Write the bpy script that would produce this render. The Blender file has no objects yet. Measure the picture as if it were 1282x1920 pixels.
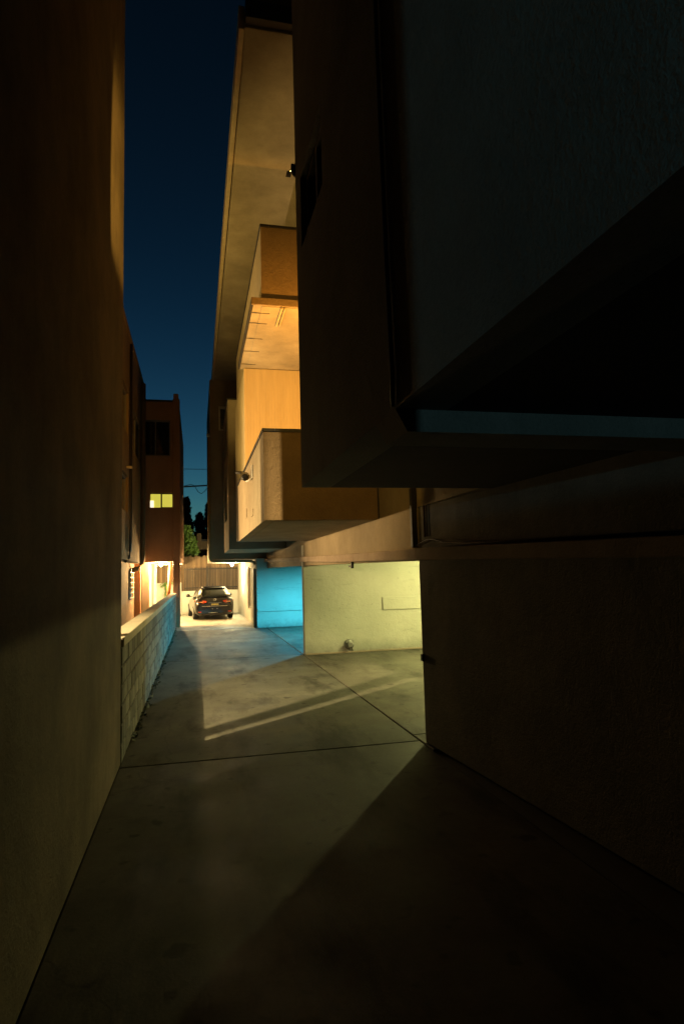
import bpy, bmesh, math, random
from mathutils import Matrix, Vector
random.seed(7)
S = bpy.context.scene
C = S.collection

# ------------------------------------------------------------------ camera
cam = bpy.data.cameras.new('camera')
cam.sensor_fit = 'HORIZONTAL'; cam.sensor_width = 36.0; cam.lens = 36.0 * 1174.5 / 1282.0
cam.clip_start = 0.05; cam.clip_end = 2000
camo = bpy.data.objects.new('camera', cam); C.objects.link(camo)
R0 = (0.97402425, -0.2248173, -0.02709132)      # camera right, in the world (X across the alley, Y along it)
R1 = (-0.0047105, 0.0994961, -0.9950268)        # camera down
R2 = (0.22639472, 0.96930785, 0.09585261)       # camera forward
camo.matrix_world = Matrix(((R0[0], -R1[0], -R2[0], 0), (R0[1], -R1[1], -R2[1], 0), (R0[2], -R1[2], -R2[2], 1.92), (0, 0, 0, 1)))
S.camera = camo

# ------------------------------------------------------------------ sky (dusk), faint last light as the sun
W = bpy.data.worlds.new('World'); S.world = W; W.use_nodes = True
nt = W.node_tree; nt.nodes.clear()
wo = nt.nodes.new('ShaderNodeOutputWorld'); bg = nt.nodes.new('ShaderNodeBackground'); sky = nt.nodes.new('ShaderNodeTexSky')
sky.sky_type = 'NISHITA'; sky.sun_disc = False
sky.sun_elevation = math.radians(-6.3); sky.sun_rotation = math.radians(0.0)
sky.air_density = 1.0; sky.dust_density = 0.4; sky.ozone_density = 1.6
tint = nt.nodes.new('ShaderNodeMix'); tint.data_type = 'RGBA'; tint.blend_type = 'MULTIPLY'; tint.inputs[0].default_value = 1.0
tint.inputs[7].default_value = (0.36, 1.08, 1.08, 1)
nt.links.new(sky.outputs[0], tint.inputs[6]); nt.links.new(tint.outputs[2], bg.inputs[0])
bg.inputs[1].default_value = 0.15
nt.links.new(bg.outputs[0], wo.inputs[0])

S.view_settings.view_transform = 'Standard'; S.view_settings.look = 'None'
S.view_settings.exposure = 4.85      # night exposure: lamp powers below are real bulb wattages; S.view_settings.gamma = 1.0; S.view_settings.use_curve_mapping = False
S.render.engine = 'CYCLES'
S.cycles.use_denoising = True
S.cycles.max_bounces = 6; S.cycles.diffuse_bounces = 1
S.cycles.sample_clamp_indirect = 4.0
S.cycles.caustics_reflective = False; S.cycles.caustics_refractive = False

# ------------------------------------------------------------------ materials
def new_mat(name):
    m = bpy.data.materials.new(name); m.use_nodes = True
    t = m.node_tree; b = t.nodes['Principled BSDF']
    return m, t, b
def nd(t, kind, **kw):
    n = t.nodes.new(kind)
    for k, v in kw.items():
        if k.startswith('i_'): n.inputs[int(k[2:])].default_value = v
        else: setattr(n, k, v)
    return n
def noise(t, vec, scale, detail=5, rough=.6):
    n = t.nodes.new('ShaderNodeTexNoise'); n.inputs['Scale'].default_value = scale
    n.inputs['Detail'].default_value = detail; n.inputs['Roughness'].default_value = rough
    t.links.new(vec, n.inputs['Vector']); return n.outputs['Fac']
def ramp(t, fac, stops):
    r = t.nodes.new('ShaderNodeValToRGB'); e = r.color_ramp.elements
    while len(e) < len(stops): e.new(0.5)
    for i, (p, c) in enumerate(stops): e[i].position = p; e[i].color = tuple(c) + (1,) if len(c) == 3 else c
    t.links.new(fac, r.inputs[0]); return r.outputs[0]
def scaled_pos(t, sc):
    g = t.nodes.new('ShaderNodeNewGeometry'); m = t.nodes.new('ShaderNodeMapping'); m.inputs['Scale'].default_value = sc
    t.links.new(g.outputs['Position'], m.inputs['Vector']); return m.outputs[0]
def mul(t, a, b, f=1.0, mode='MULTIPLY'):
    m = t.nodes.new('ShaderNodeMix'); m.data_type = 'RGBA'; m.blend_type = mode; m.inputs[0].default_value = f
    t.links.new(a, m.inputs[6])
    if isinstance(b, tuple): m.inputs[7].default_value = b + (1,)
    else: t.links.new(b, m.inputs[7])
    return m.outputs[2]
def bump(t, b, h, strength, dist):
    n = t.nodes.new('ShaderNodeBump'); n.inputs['Strength'].default_value = strength; n.inputs['Distance'].default_value = dist
    t.links.new(h, n.inputs['Height']); t.links.new(n.outputs[0], b.inputs['Normal'])
def addm(t, a, b, fb=1.0):
    m = t.nodes.new('ShaderNodeMath'); m.operation = 'MULTIPLY_ADD'; t.links.new(b, m.inputs[0]); m.inputs[1].default_value = fb; t.links.new(a, m.inputs[2]); return m.outputs[0]

def stucco(name, col, var=.26, streak=.1, grain=1.0, rough=.9):
    m, t, b = new_mat(name)
    p = scaled_pos(t, (1, 1, 1)); ps = scaled_pos(t, (1.5, 1.5, .5))
    lo = tuple(c * (1 - var) for c in col); hi = tuple(min(1, c * (1 + var * .55)) for c in col)
    c1 = ramp(t, noise(t, p, 1.1, 8, .68), [(.3, lo), (.72, hi)])
    c2 = ramp(t, noise(t, ps, 1.0, 6, .6), [(.34, (1 - streak,) * 3), (.6, (1, 1, 1))])
    fine = noise(t, p, 60, 3, .7)
    c3 = ramp(t, fine, [(.3, (.82,) * 3), (.7, (1.06,) * 3)])
    t.links.new(mul(t, mul(t, c1, c2), c3, .8), b.inputs['Base Color'])
    b.inputs['Roughness'].default_value = rough; b.inputs['Specular IOR Level'].default_value = .2
    h = addm(t, fine, noise(t, p, 14, 4, .6), 1.2)
    bump(t, b, h, .55 * grain, .012)
    return m
def plain(name, col, rough=.6, metal=0.0, var=.12, scale=8):
    m, t, b = new_mat(name)
    p = scaled_pos(t, (1, 1, 1)); n = noise(t, p, scale, 4)
    t.links.new(ramp(t, n, [(.3, tuple(c * (1 - var) for c in col)), (.7, tuple(c * (1 + var) for c in col))]), b.inputs['Base Color'])
    b.inputs['Roughness'].default_value = rough; b.inputs['Metallic'].default_value = metal
    return m
def concrete(name, col, rlo=.5, rhi=.85, stain=.5):
    m, t, b = new_mat(name)
    p = scaled_pos(t, (1, 1, 1)); py = scaled_pos(t, (1.6, .5, 1))
    c1 = ramp(t, noise(t, p, .55, 9, .7), [(.3, tuple(c * .62 for c in col)), (.68, tuple(c * 1.12 for c in col))])
    st = noise(t, py, 1.0, 7, .66)
    c2 = ramp(t, st, [(.36, (1 - stain,) * 3), (.5, (1, 1, 1))])
    bl = ramp(t, noise(t, p, 2.6, 8, .75), [(.38, (.62,) * 3), (.58, (1.08,) * 3)])
    sp = ramp(t, noise(t, p, 5.5, 2, .4), [(.27, (.3,) * 3), (.345, (1, 1, 1))])
    fine = noise(t, p, 55, 3, .7)
    c3 = ramp(t, fine, [(.3, (.84,) * 3), (.7, (1.05,) * 3)])
    v = t.nodes.new('ShaderNodeTexVoronoi'); v.feature = 'DISTANCE_TO_EDGE'; v.inputs['Scale'].default_value = .45
    dn = t.nodes.new('ShaderNodeMix'); dn.data_type = 'VECTOR'; dn.inputs[0].default_value = .42
    nn = t.nodes.new('ShaderNodeTexNoise'); nn.inputs['Scale'].default_value = 1.4; nn.inputs['Detail'].default_value = 5; t.links.new(p, nn.inputs['Vector'])
    t.links.new(p, dn.inputs[4]); t.links.new(nn.outputs['Color'], dn.inputs[5]); t.links.new(dn.outputs[1], v.inputs['Vector'])
    crack = ramp(t, v.outputs['Distance'], [(.0, (.25,) * 3), (.003, (1, 1, 1))])
    col_ = mul(t, mul(t, mul(t, mul(t, c1, c2), c3, .8), sp, .8), bl, .8)
    t.links.new(mul(t, col_, crack, .45), b.inputs['Base Color'])
    rr = ramp(t, noise(t, p, 1.3, 5), [(.3, (rlo,) * 3), (.7, (rhi,) * 3)])
    t.links.new(rr, b.inputs['Roughness']); b.inputs['Specular IOR Level'].default_value = .14
    bump(t, b, addm(t, fine, noise(t, p, 7, 4), 1.0), .25, .006)
    return m
def blockmat(name, col):
    m, t, b = new_mat(name)
    p = scaled_pos(t, (1, 1, 1)); ps = scaled_pos(t, (3, 3.5, .5))
    oi = t.nodes.new('ShaderNodeObjectInfo')
    rv = ramp(t, oi.outputs['Random'], [(0, (.5,) * 3), (1, (1.1,) * 3)])
    c1 = ramp(t, noise(t, p, 5, 7, .7), [(.3, tuple(c * .72 for c in col)), (.7, tuple(c * 1.1 for c in col))])
    stn = ramp(t, noise(t, ps, 1.6, 5, .6), [(.36, (.45,) * 3), (.5, (1, 1, 1))])
    t.links.new(mul(t, mul(t, c1, rv), stn, .8), b.inputs['Base Color']); b.inputs['Roughness'].default_value = .95
    bump(t, b, addm(t, noise(t, p, 70, 3), noise(t, p, 18, 4), 1.3), .7, .012)
    return m
def woodmat(name, col):
    m, t, b = new_mat(name)
    ps = scaled_pos(t, (14, 14, .9)); oi = t.nodes.new('ShaderNodeObjectInfo')
    rv = ramp(t, oi.outputs['Random'], [(0, (.5,) * 3), (1, (1.2,) * 3)])
    c1 = ramp(t, noise(t, ps, 1.0, 6, .65), [(.28, tuple(c * .45 for c in col)), (.7, tuple(c * 1.15 for c in col))])
    t.links.new(mul(t, c1, rv), b.inputs['Base Color']); b.inputs['Roughness'].default_value = .85
    bump(t, b, noise(t, ps, 3, 4), .4, .006)
    return m
def emit(name, col, s):
    m, t, b = new_mat(name)
    b.inputs['Emission Color'].default_value = col + (1,); b.inputs['Emission Strength'].default_value = s / 32.0; b.inputs['Base Color'].default_value = col + (1,)
    return m
def glassmat(name, col=(.012, .016, .022), rough=.06):
    m, t, b = new_mat(name)
    p = scaled_pos(t, (1, 1, 1))
    t.links.new(ramp(t, noise(t, p, 2, 3), [(.3, tuple(c * .7 for c in col)), (.7, tuple(c * 1.3 for c in col))]), b.inputs['Base Color'])
    b.inputs['Roughness'].default_value = rough; b.inputs['Specular IOR Level'].default_value = .6
    return m
def leafmat(name, col):
    m, t, b = new_mat(name)
    p = scaled_pos(t, (1, 1, 1)); n = noise(t, p, 9, 3)
    t.links.new(ramp(t, n, [(.3, tuple(c * .5 for c in col)), (.7, tuple(c * 1.5 for c in col))]), b.inputs['Base Color'])
    b.inputs['Roughness'].default_value = .5
    return m

M = dict(
    cream=stucco('cream_stucco', (.42, .34, .225)),
    facade=stucco('grey_tan_stucco', (.3, .28, .23), grain=1.4),
    greywall=stucco('grey_plaster', (.27, .25, .205), var=.35, streak=.2, grain=1.3),
    shadesoffit=stucco('shade_toned_soffit_stucco', (.085, .075, .065), var=.3, streak=.1),  # shade under the overhang put into the stucco colour
    soffit=stucco('soffit_stucco', (.42, .35, .25), var=.3, streak=.15),
    taupe=stucco('taupe_stucco', (.27, .19, .11), grain=1.5),
    leftw=stucco('tan_stucco_stained', (.25, .195, .13), var=.45, streak=.25),
    orange=stucco('terracotta_stucco', (.5, .27, .155), var=.15, streak=.12),
    bay=stucco('bay_painted_stucco', (.6, .585, .5), var=.07, streak=.06, grain=.5),
    white=stucco('white_wall', (.62, .58, .48), var=.12, streak=.15, grain=.5),
    ledge=stucco('ledge_stucco', (.46, .36, .27), var=.3, streak=.12),
    darkcap=plain('dark_cap_metal', (.02, .018, .016), .5),
    black=plain('black_rubber', (.012, .012, .012), .6),
    iron=plain('dark_iron', (.03, .025, .02), .5, .6),
    trim=plain('painted_trim', (.45, .36, .22), .6),
    pipe=plain('painted_pipe', (.5, .38, .2), .55),
    drive=concrete('driveway_concrete', (.13, .128, .108), stain=.6),
    bayfloor=concrete('bay_concrete', (.17, .16, .13), stain=.45),
    pad=concrete('pad_concrete', (.5, .47, .4), .5, .8, .3),
    earth=plain('earth', (.08, .07, .055), .95, var=.3, scale=2),
    block=blockmat('block', (.3, .285, .24)),
    mortar=plain('mortar', (.05, .045, .035), .95, scale=20),
    cap=stucco('cap_render', (.62, .55, .42), var=.2, streak=.1),
    wood=woodmat('weathered_wood', (.33, .21, .11)),
    siding=woodmat('siding_paint', (.5, .4, .26)),
    glass=glassmat('dark_glass'),
    wframe=plain('window_frame', (.16, .15, .14), .5),
    whiteframe=plain('white_frame', (.7, .66, .58), .5),
    leaf=leafmat('leaf', (.17, .3, .06)), darkleaf=leafmat('dark_leaf', (.03, .045, .02)),
    bark=plain('bark', (.09, .06, .04), .9, scale=20),
    metal=plain('galvanised', (.35, .34, .32), .45, .8),
)
def bay_paint():
    m, t, b = new_mat('bay_painted_plaster')
    p = scaled_pos(t, (1, 1, 1))
    base = ramp(t, noise(t, p, .9, 7, .65), [(.3, (.54, .525, .44)), (.7, (.64, .625, .54))])
    sx = t.nodes.new('ShaderNodeSeparateXYZ'); t.links.new(p, sx.inputs[0])
    edge = addm(t, sx.outputs['Z'], noise(t, p, 3.2, 8, .75), -.75)          # ragged splash line along the foot of the wall
    mr = t.nodes.new('ShaderNodeMapRange'); mr.inputs[1].default_value = -.45; mr.inputs[2].default_value = -.05; mr.inputs[3].default_value = .5; mr.inputs[4].default_value = 1.0
    t.links.new(edge, mr.inputs[0])
    cmb = t.nodes.new('ShaderNodeCombineColor'); [t.links.new(mr.outputs[0], cmb.inputs[i]) for i in range(3)]
    sc = ramp(t, noise(t, scaled_pos(t, (.8, .8, 7)), 1.6, 6, .7), [(.33, (.72,) * 3), (.42, (1, 1, 1))])   # bumper scuffs, lying flat
    pa = ramp(t, noise(t, p, .8, 4, .5), [(.38, (.92,) * 3), (.6, (1.03,) * 3)])                            # repainted patches
    sp = ramp(t, noise(t, p, 16, 3, .5), [(.27, (.6,) * 3), (.33, (1, 1, 1))])
    c = mul(t, mul(t, mul(t, mul(t, base, cmb.outputs[0]), sc, .7), pa), sp, .7)
    t.links.new(c, b.inputs['Base Color']); b.inputs['Roughness'].default_value = .8; b.inputs['Specular IOR Level'].default_value = .25
    bump(t, b, addm(t, noise(t, p, 55, 3, .7), noise(t, p, 9, 4), 1.3), .4, .01)
    return m
M['bay'] = bay_paint()
def flat_siding():
    m, t, b = new_mat('siding_board_paint')
    oi = t.nodes.new('ShaderNodeObjectInfo'); p = scaled_pos(t, (6, 6, .7))
    rv = ramp(t, oi.outputs['Random'], [(0, (.97,) * 3), (1, (1.02,) * 3)])
    c = ramp(t, noise(t, p, 1.5, 5), [(.3, (.46, .37, .24)), (.7, (.53, .43, .28))])
    t.links.new(mul(t, c, rv), b.inputs['Base Color']); b.inputs['Roughness'].default_value = .75
    return m
M['siding'] = flat_siding()

# ------------------------------------------------------------------ builders
def empty(name, loc, label, cat, group=None, kind=None):
    o = bpy.data.objects.new(name, None); C.objects.link(o); o.location = loc; o.empty_display_size = .2
    tag(o, label, cat, group, kind); return o
def tag(o, label=None, cat=None, group=None, kind=None):
    if label: o['label'] = label
    if cat: o['category'] = cat
    if group: o['group'] = group
    if kind: o['kind'] = kind
    return o
def world_loc(o):
    v = Vector(o.location)
    while o.parent: o = o.parent; v = v + o.location
    return v
def link(name, me, mat, parent=None, kind=None, loc=None):
    o = bpy.data.objects.new(name, me); C.objects.link(o)
    if mat and not me.materials: me.materials.append(mat)
    if parent:
        o.parent = parent; base = world_loc(parent); o.location = (Vector(loc) if loc else Vector((0, 0, 0))) - base
    elif loc: o.location = loc
    if kind: o['kind'] = kind
    return o
def mesh(bm, name='m'):
    bmesh.ops.recalc_face_normals(bm, faces=bm.faces)
    me = bpy.data.meshes.new(name); bm.to_mesh(me); bm.free(); return me
def add_box(bm, x0, x1, y0, y1, z0, z1, bev=0.0, seg=2):
    b = bmesh.new() if bev else bm
    vs = [b.verts.new((x, y, z)) for x in (x0, x1) for y in (y0, y1) for z in (z0, z1)]
    for f in ((0, 1, 3, 2), (4, 6, 7, 5), (0, 4, 5, 1), (2, 3, 7, 6), (0, 2, 6, 4), (1, 5, 7, 3)): b.faces.new([vs[i] for i in f])
    if bev:
        bmesh.ops.recalc_face_normals(b, faces=b.faces)
        bmesh.ops.bevel(b, geom=b.edges[:], offset=bev, segments=seg, affect='EDGES', profile=.5)
        me = bpy.data.meshes.new('tmp'); b.to_mesh(me); b.free(); bm.from_mesh(me); bpy.data.meshes.remove(me)
def box(name, mat, x0, x1, y0, y1, z0, z1, parent=None, bev=.012, kind=None):
    bm = bmesh.new(); add_box(bm, x0, x1, y0, y1, z0, z1, bev); return link(name, mesh(bm, name), mat, parent, kind)
def boxes(name, mat, lst, parent=None, bev=.0, kind=None):
    bm = bmesh.new()
    for b in lst: add_box(bm, *b, bev=bev)
    return link(name, mesh(bm, name), mat, parent, kind)
def add_tube(bm, pts, r, n=8, caps=True):
    pts = [Vector(p) for p in pts]; rings = []
    for i, p in enumerate(pts):
        d = (pts[min(i + 1, len(pts) - 1)] - pts[max(i - 1, 0)]).normalized()
        a = Vector((0, 0, 1)) if abs(d.z) < .9 else Vector((1, 0, 0))
        u = d.cross(a).normalized(); v = d.cross(u)
        rr = r[i] if isinstance(r, (list, tuple)) else r
        rings.append([bm.verts.new(p + u * (rr * math.cos(2 * math.pi * k / n)) + v * (rr * math.sin(2 * math.pi * k / n))) for k in range(n)])
    for a, b in zip(rings, rings[1:]):
        for k in range(n):
            f = bm.faces.new((a[k], a[(k + 1) % n], b[(k + 1) % n], b[k])); f.smooth = True
    if caps: bm.faces.new(rings[0]); bm.faces.new(rings[-1][::-1])
def tube(name, mat, pts, r, parent=None, n=8):
    bm = bmesh.new(); add_tube(bm, pts, r, n); return link(name, mesh(bm, name), mat, parent)
def add_prism(bm, poly, ax, lo, hi):
    """polygon in the two axes other than ax, extruded along ax"""
    def P(a, b, c): return {0: (c, a, b), 1: (a, c, b), 2: (a, b, c)}[ax]
    A = [bm.verts.new(P(a, b, lo)) for a, b in poly]; B = [bm.verts.new(P(a, b, hi)) for a, b in poly]
    bm.faces.new(A[::-1]); bm.faces.new(B); n = len(poly)
    for i in range(n): bm.faces.new((A[i], A[(i + 1) % n], B[(i + 1) % n], B[i]))
def prism(name, mat, poly, ax, lo, hi, parent=None, bev=0.0):
    bm = bmesh.new(); add_prism(bm, poly, ax, lo, hi)
    if bev:
        bmesh.ops.recalc_face_normals(bm, faces=bm.faces)
        bmesh.ops.bevel(bm, geom=bm.edges[:], offset=bev, segments=2, affect='EDGES', profile=.5)
    return link(name, mesh(bm, name), mat, parent)
def sphere(name, mat, c, r, parent=None, seg=16, sc=(1, 1, 1)):
    bm = bmesh.new(); bmesh.ops.create_uvsphere(bm, u_segments=seg, v_segments=seg // 2, radius=r)
    for v in bm.verts: v.co = Vector((v.co.x * sc[0], v.co.y * sc[1], v.co.z * sc[2])) + Vector(c)
    for f in bm.faces: f.smooth = True
    return link(name, mesh(bm, name), mat, parent)
def lathe(name, mat, prof, c, axis, parent=None, n=20):
    """prof: (radius, height) along axis vector"""
    ax = Vector(axis).normalized(); a = Vector((0, 0, 1)) if abs(ax.z) < .9 else Vector((1, 0, 0))
    u = ax.cross(a).normalized(); v = ax.cross(u); c = Vector(c); bm = bmesh.new(); rings = []
    for r, h in prof: rings.append([bm.verts.new(c + ax * h + u * (max(r, 1e-4) * math.cos(2 * math.pi * k / n)) + v * (max(r, 1e-4) * math.sin(2 * math.pi * k / n))) for k in range(n)])
    for A, B in zip(rings, rings[1:]):
        for k in range(n):
            f = bm.faces.new((A[k], A[(k + 1) % n], B[(k + 1) % n], B[k])); f.smooth = True
    bm.faces.new(rings[0]); bm.faces.new(rings[-1][::-1])
    return link(name, mesh(bm, name), mat, parent)
def lamp(parent, loc, power, col, r=.05, kind='POINT', aim=None, size=180, blend=.15):
    L = bpy.data.lights.new('bulb_light', kind); L.energy = power / 32.0; L.color = col; L.shadow_soft_size = r
    if kind == 'SPOT': L.spot_size = math.radians(size); L.spot_blend = blend
    o = bpy.data.objects.new('bulb_light', L); C.objects.link(o); o.parent = parent; o.location = Vector(loc) - world_loc(parent)
    if aim: o.rotation_euler = (Vector(aim) - Vector(loc)).to_track_quat('-Z', 'Y').to_euler()
    return o

# ------------------------------------------------------------------ ground and driveway
bm = bmesh.new(); add_prism(bm, [(-400, -400), (400, -400), (400, 400), (-400, 400)], 2, -.5, -.13)
ground = tag(link('ground', mesh(bm), M['earth']), 'bare earth under and around the buildings', kind='structure')
drive = box('driveway', M['mortar'], -.775, 9.0, -8, 23.3, -.12, -.028, bev=0)
tag(drive, 'concrete driveway running down the alley, cut by straight joints', kind='structure')
def slab(mat, x0, x1, y0, y1):
    return box('slab', mat, x0, x1, y0, y1, -.027, 0.0, drive, bev=.006)
g = .013
YS = [-8, -2.3, 2.2, 6.93, 15.0, 23.25]
for a, b in zip(YS, YS[1:]): slab(M['drive'], -.772, 2.455 - g, a + g, b - g)
slab(M['bayfloor'], 2.455 + g, 9.0, 7.2 + g, 14.9); slab(M['bayfloor'], 2.455 + g, 9.0, 15.0, 23.25)
slab(M['bayfloor'], 2.455 + g, 3.6, 6.55, 7.2 - g)
pad = box('parking_pad', M['pad'], -.772, 2.3, 23.26, 33.4, -.1, .004, bev=.006)
tag(pad, 'pale concrete parking pad under the rear wing', kind='structure')
yard = box('side_yard', M['pad'], -12, -.965, 3.0, 33.4, -.1, -.006, bev=0)
tag(yard, 'concrete side yard behind the block wall', kind='structure')

# ------------------------------------------------------------------ near building on the left
LN = empty('neighbour_building', (-.77, 0, 0), 'tall dark tan stucco building with a blank wall running along the alley', 'building')
prism('wall', M['leftw'], [(-.775, -2.0), (-.775, 7.04), (-7.8, .2), (-7.8, -2.0)], 2, 0, 12, LN, bev=.02)
box('base_course', M['leftw'], -.83, -.7745, -1.99, 7.03, 0, .05, LN, bev=.008)

# ------------------------------------------------------------------ block wall
BW = empty('block_wall', (-.86, 7, 0), 'low concrete block wall with a smooth pale cap beside the driveway', 'wall')
box('mortar_core', M['mortar'], -.945, -.775, 7.05, 24.75, 0, 1.2, BW, bev=0)
def block_mesh(l):
    bm = bmesh.new(); add_box(bm, -.095, .095, .011, l - .011, .011, .189, bev=.008, seg=1); return mesh(bm, 'block')
blk = {l: block_mesh(l) for l in (.4, .2, .27, .13)}
for k in blk: blk[k].materials.append(M['block'])
for c in range(6):
    y = 7.05
    pat = [.2, .4] if c % 2 else [.4]
    i = 0
    while y < 24.72:
        l = .2 if (c % 2 and i == 0) else .4
        if i and random.random() < .08: l = random.choice((.2, .27, .13))
        if y + l > 24.76: l = .2
        link('block', blk[l], None, BW, loc=(-.858 + random.uniform(-.005, .005), y, c * .2 + random.uniform(-.002, .002)))
        y += l; i += 1
box('cap', M['cap'], -.965, -.745, 7.045, 24.76, 1.2, 1.3, BW, bev=.012)
box('light_gap_filler', M['cap'], -.962, -.782, 6.82, 7.043, 0, 1.3, BW, bev=.006)  # added filler, stops light leaking between the tall building and the block wall

# ------------------------------------------------------------------ left rear building (terracotta)
NB = empty('terracotta_building', (-2.0, 25, 0), 'terracotta stucco apartment building with a lit window above a patio', 'building')
XL = -2.0
# long side volume with window recesses: openings (y0,y1,z0,z1)
def wall_x(name, mat, x, th, y0, y1, z0, z1, opens, parent, side):
    """wall in a plane X=const with rectangular holes; body lies on +side"""
    ys = sorted({y0, y1} | {o[0] for o in opens} | {o[1] for o in opens}); zs = sorted({z0, z1} | {o[2] for o in opens} | {o[3] for o in opens})
    bm = bmesh.new(); xa, xb = x, x + side * th
    solid = lambda i, j: 0 <= i < len(ys) - 1 and 0 <= j < len(zs) - 1 and not any(o[0] <= ys[i] and ys[i + 1] <= o[1] and o[2] <= zs[j] and zs[j + 1] <= o[3] for o in opens)
    grid_wall(bm, ys, zs, solid, lambda a, b, k: ((xa, xb)[k], a, b))
    return link(name, mesh(bm), mat, parent)
def wall_y(name, mat, y, th, x0, x1, z0, z1, opens, parent):
    xs = sorted({x0, x1} | {o[0] for o in opens} | {o[1] for o in opens}); zs = sorted({z0, z1} | {o[2] for o in opens} | {o[3] for o in opens})
    bm = bmesh.new()
    solid = lambda i, j: 0 <= i < len(xs) - 1 and 0 <= j < len(zs) - 1 and not any(o[0] <= xs[i] and xs[i + 1] <= o[1] and o[2] <= zs[j] and zs[j + 1] <= o[3] for o in opens)
    grid_wall(bm, xs, zs, solid, lambda a, b, k: (a, (y, y + th)[k], b))
    return link(name, mesh(bm), mat, parent)
def grid_wall(bm, us, vs, solid, P):
    V = {}
    def v(i, j, k):
        if (i, j, k) not in V: V[i, j, k] = bm.verts.new(P(us[i], vs[j], k))
        return V[i, j, k]
    for i in range(len(us) - 1):
        for j in range(len(vs) - 1):
            if not solid(i, j): continue
            for k in (0, 1): bm.faces.new([v(i, j, k), v(i + 1, j, k), v(i + 1, j + 1, k), v(i, j + 1, k)])
            for (di, dj, e) in ((-1, 0, ((i, j), (i, j + 1))), (1, 0, ((i + 1, j), (i + 1, j + 1))), (0, -1, ((i, j), (i + 1, j))), (0, 1, ((i, j + 1), (i + 1, j + 1)))):
                if not solid(i + di, j + dj):
                    (a, b), (c, d) = e; bm.faces.new([v(a, b, 0), v(c, d, 0), v(c, d, 1), v(a, b, 1)])
opsL = [(17.2, 19.7, 3.85, 4.95), (17.2, 19.7, 6.2, 7.55), (21.2, 24.2, 6.1, 7.5)]
wall_x('wall', M['taupe'], XL, .25, 11.3, 24.9, 2.45, 9.3, opsL, NB, -1)
boxes('wall', M['taupe'], [(-9, XL - .25, 11.3, 11.55, 0, 9.3), (-9, XL - .25, 12, 25, 9.1, 9.3), (-9, XL - .25, 12, 24.9, 2.45, 2.6), (-9, -8.8, 12, 25, 0, 9.3)], NB)
box('wall', M['wood'], -2.6, -2.32, 11.56, 25.25, 0, 2.448, NB, bev=0)
box('parapet', M['taupe'], XL - .2, XL + .04, 11.28, 24.95, 9.302, 9.5, NB)
for (a, b, c, d) in opsL:
    w = box('window', M['glass'], XL - .13, XL - .11, a, b, c, d, NB, bev=0)
    boxes('frame', M['wframe'], [(XL - .11, XL - .07, a, a + .06, c, d), (XL - .11, XL - .07, b - .06, b, c, d), (XL - .11, XL - .07, a + .06, b - .06, d - .06, d), (XL - .11, XL - .07, a + .06, b - .06, c, c + .06), (XL - .11, XL - .07, (a + b) / 2 - .03, (a + b) / 2 + .03, c + .06, d - .06)], w)
tube('downspout', M['darkcap'], [(XL + .05, 19.95, 9.2), (XL + .05, 19.95, 2.75), (XL + .02, 19.95, 2.55), (XL - .12, 19.95, 2.4)], .045, NB)
tube('downspout', M['taupe'], [(XL + .08, 24.1, 9.2), (XL + .08, 24.1, 2.7), (XL + .05, 24.1, 2.45), (XL - .1, 24.1, 2.25), (XL - .3, 24.1, 2.2)], .09, NB, n=12)
box('bracket', M['trim'], XL, XL + .16, 19.2, 19.35, 5.15, 5.22, NB, bev=.01)
bar = box('window', M['glass'], -2.318, -2.31, 23.1, 24.6, 1.2, 2.2, NB, bev=0)
boxes('window_bars', M['whiteframe'], [(-2.29, -2.26, 23.1, 24.6, z, z + .03) for z in (1.2, 1.38, 1.56, 1.74, 1.92, 2.1)] + [(-2.315, -2.25, 23.4, 23.5, 1.15, 2.25)], bar)
# rear volume facing the camera
opsR = [(-2.02, -.98, 6.62, 8.06), (-1.74, -.89, 4.6, 5.17)]
wall_y('wall', M['orange'], 25.0, .25, -3.2, -.88, 2.5, 8.78, opsR, NB)
box('pilaster', M['orange'], -.878, -.62, 24.93, 25.35, 0, 8.9, NB, bev=.015)
box('chimney', M['orange'], -.86, -.67, 24.98, 25.33, 8.9, 9.12, NB, bev=.01)
box('wall', M['orange'], -.87, -.63, 25.352, 33.0, 2.5, 8.7, NB, bev=.01)
box('patio_ceiling', M['white'], -3.2, -.872, 25.252, 33.0, 2.5, 2.62, NB, bev=0)
box('parapet_cap', M['darkcap'], -3.2, -.87, 24.95, 25.3, 8.782, 8.85, NB, bev=.005)
w = box('window', M['glass'], -2.02, -.98, 25.14, 25.16, 6.62, 8.06, NB, bev=0)
boxes('frame', M['wframe'], [(-2.02, -1.97, 25.08, 25.14, 6.62, 8.06), (-1.03, -.98, 25.08, 25.14, 6.62, 8.06), (-1.97, -1.03, 25.08, 25.14, 6.62, 6.68), (-1.97, -1.03, 25.08, 25.14, 8.0, 8.06), (-1.56, -1.52, 25.08, 25.14, 6.68, 8.0)], w)
boxes('sill', M['orange'], [(-2.06, -.94, 24.96, 25.0, 6.54, 6.615)], w)
lit = emit('lit_window_pane', (.78, .7, .09), .85); litw = emit('lit_lamp_shade', (1, .93, .68), 1.3)
w = tag(box('window', M['wframe'], -1.75, -.88, 25.16, 25.18, 4.59, 5.18, NB, bev=0), 'small lit yellow window')
box('pane', lit, -1.72, -1.345, 25.12, 25.14, 4.6, 5.15, w, bev=0); box('pane', lit, -1.29, -.91, 25.135, 25.15, 4.62, 5.13, w, bev=0)
box('lamp_shade', litw, -1.735, -1.6, 25.1, 25.115, 4.6, 4.88, w, bev=0)
boxes('frame', M['wframe'], [(-1.345, -1.29, 25.09, 25.16, 4.6, 5.17), (-1.74, -.89, 25.09, 25.14, 5.135, 5.17), (-1.29, -.89, 25.09, 25.135, 4.6, 4.625)], w)
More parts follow.
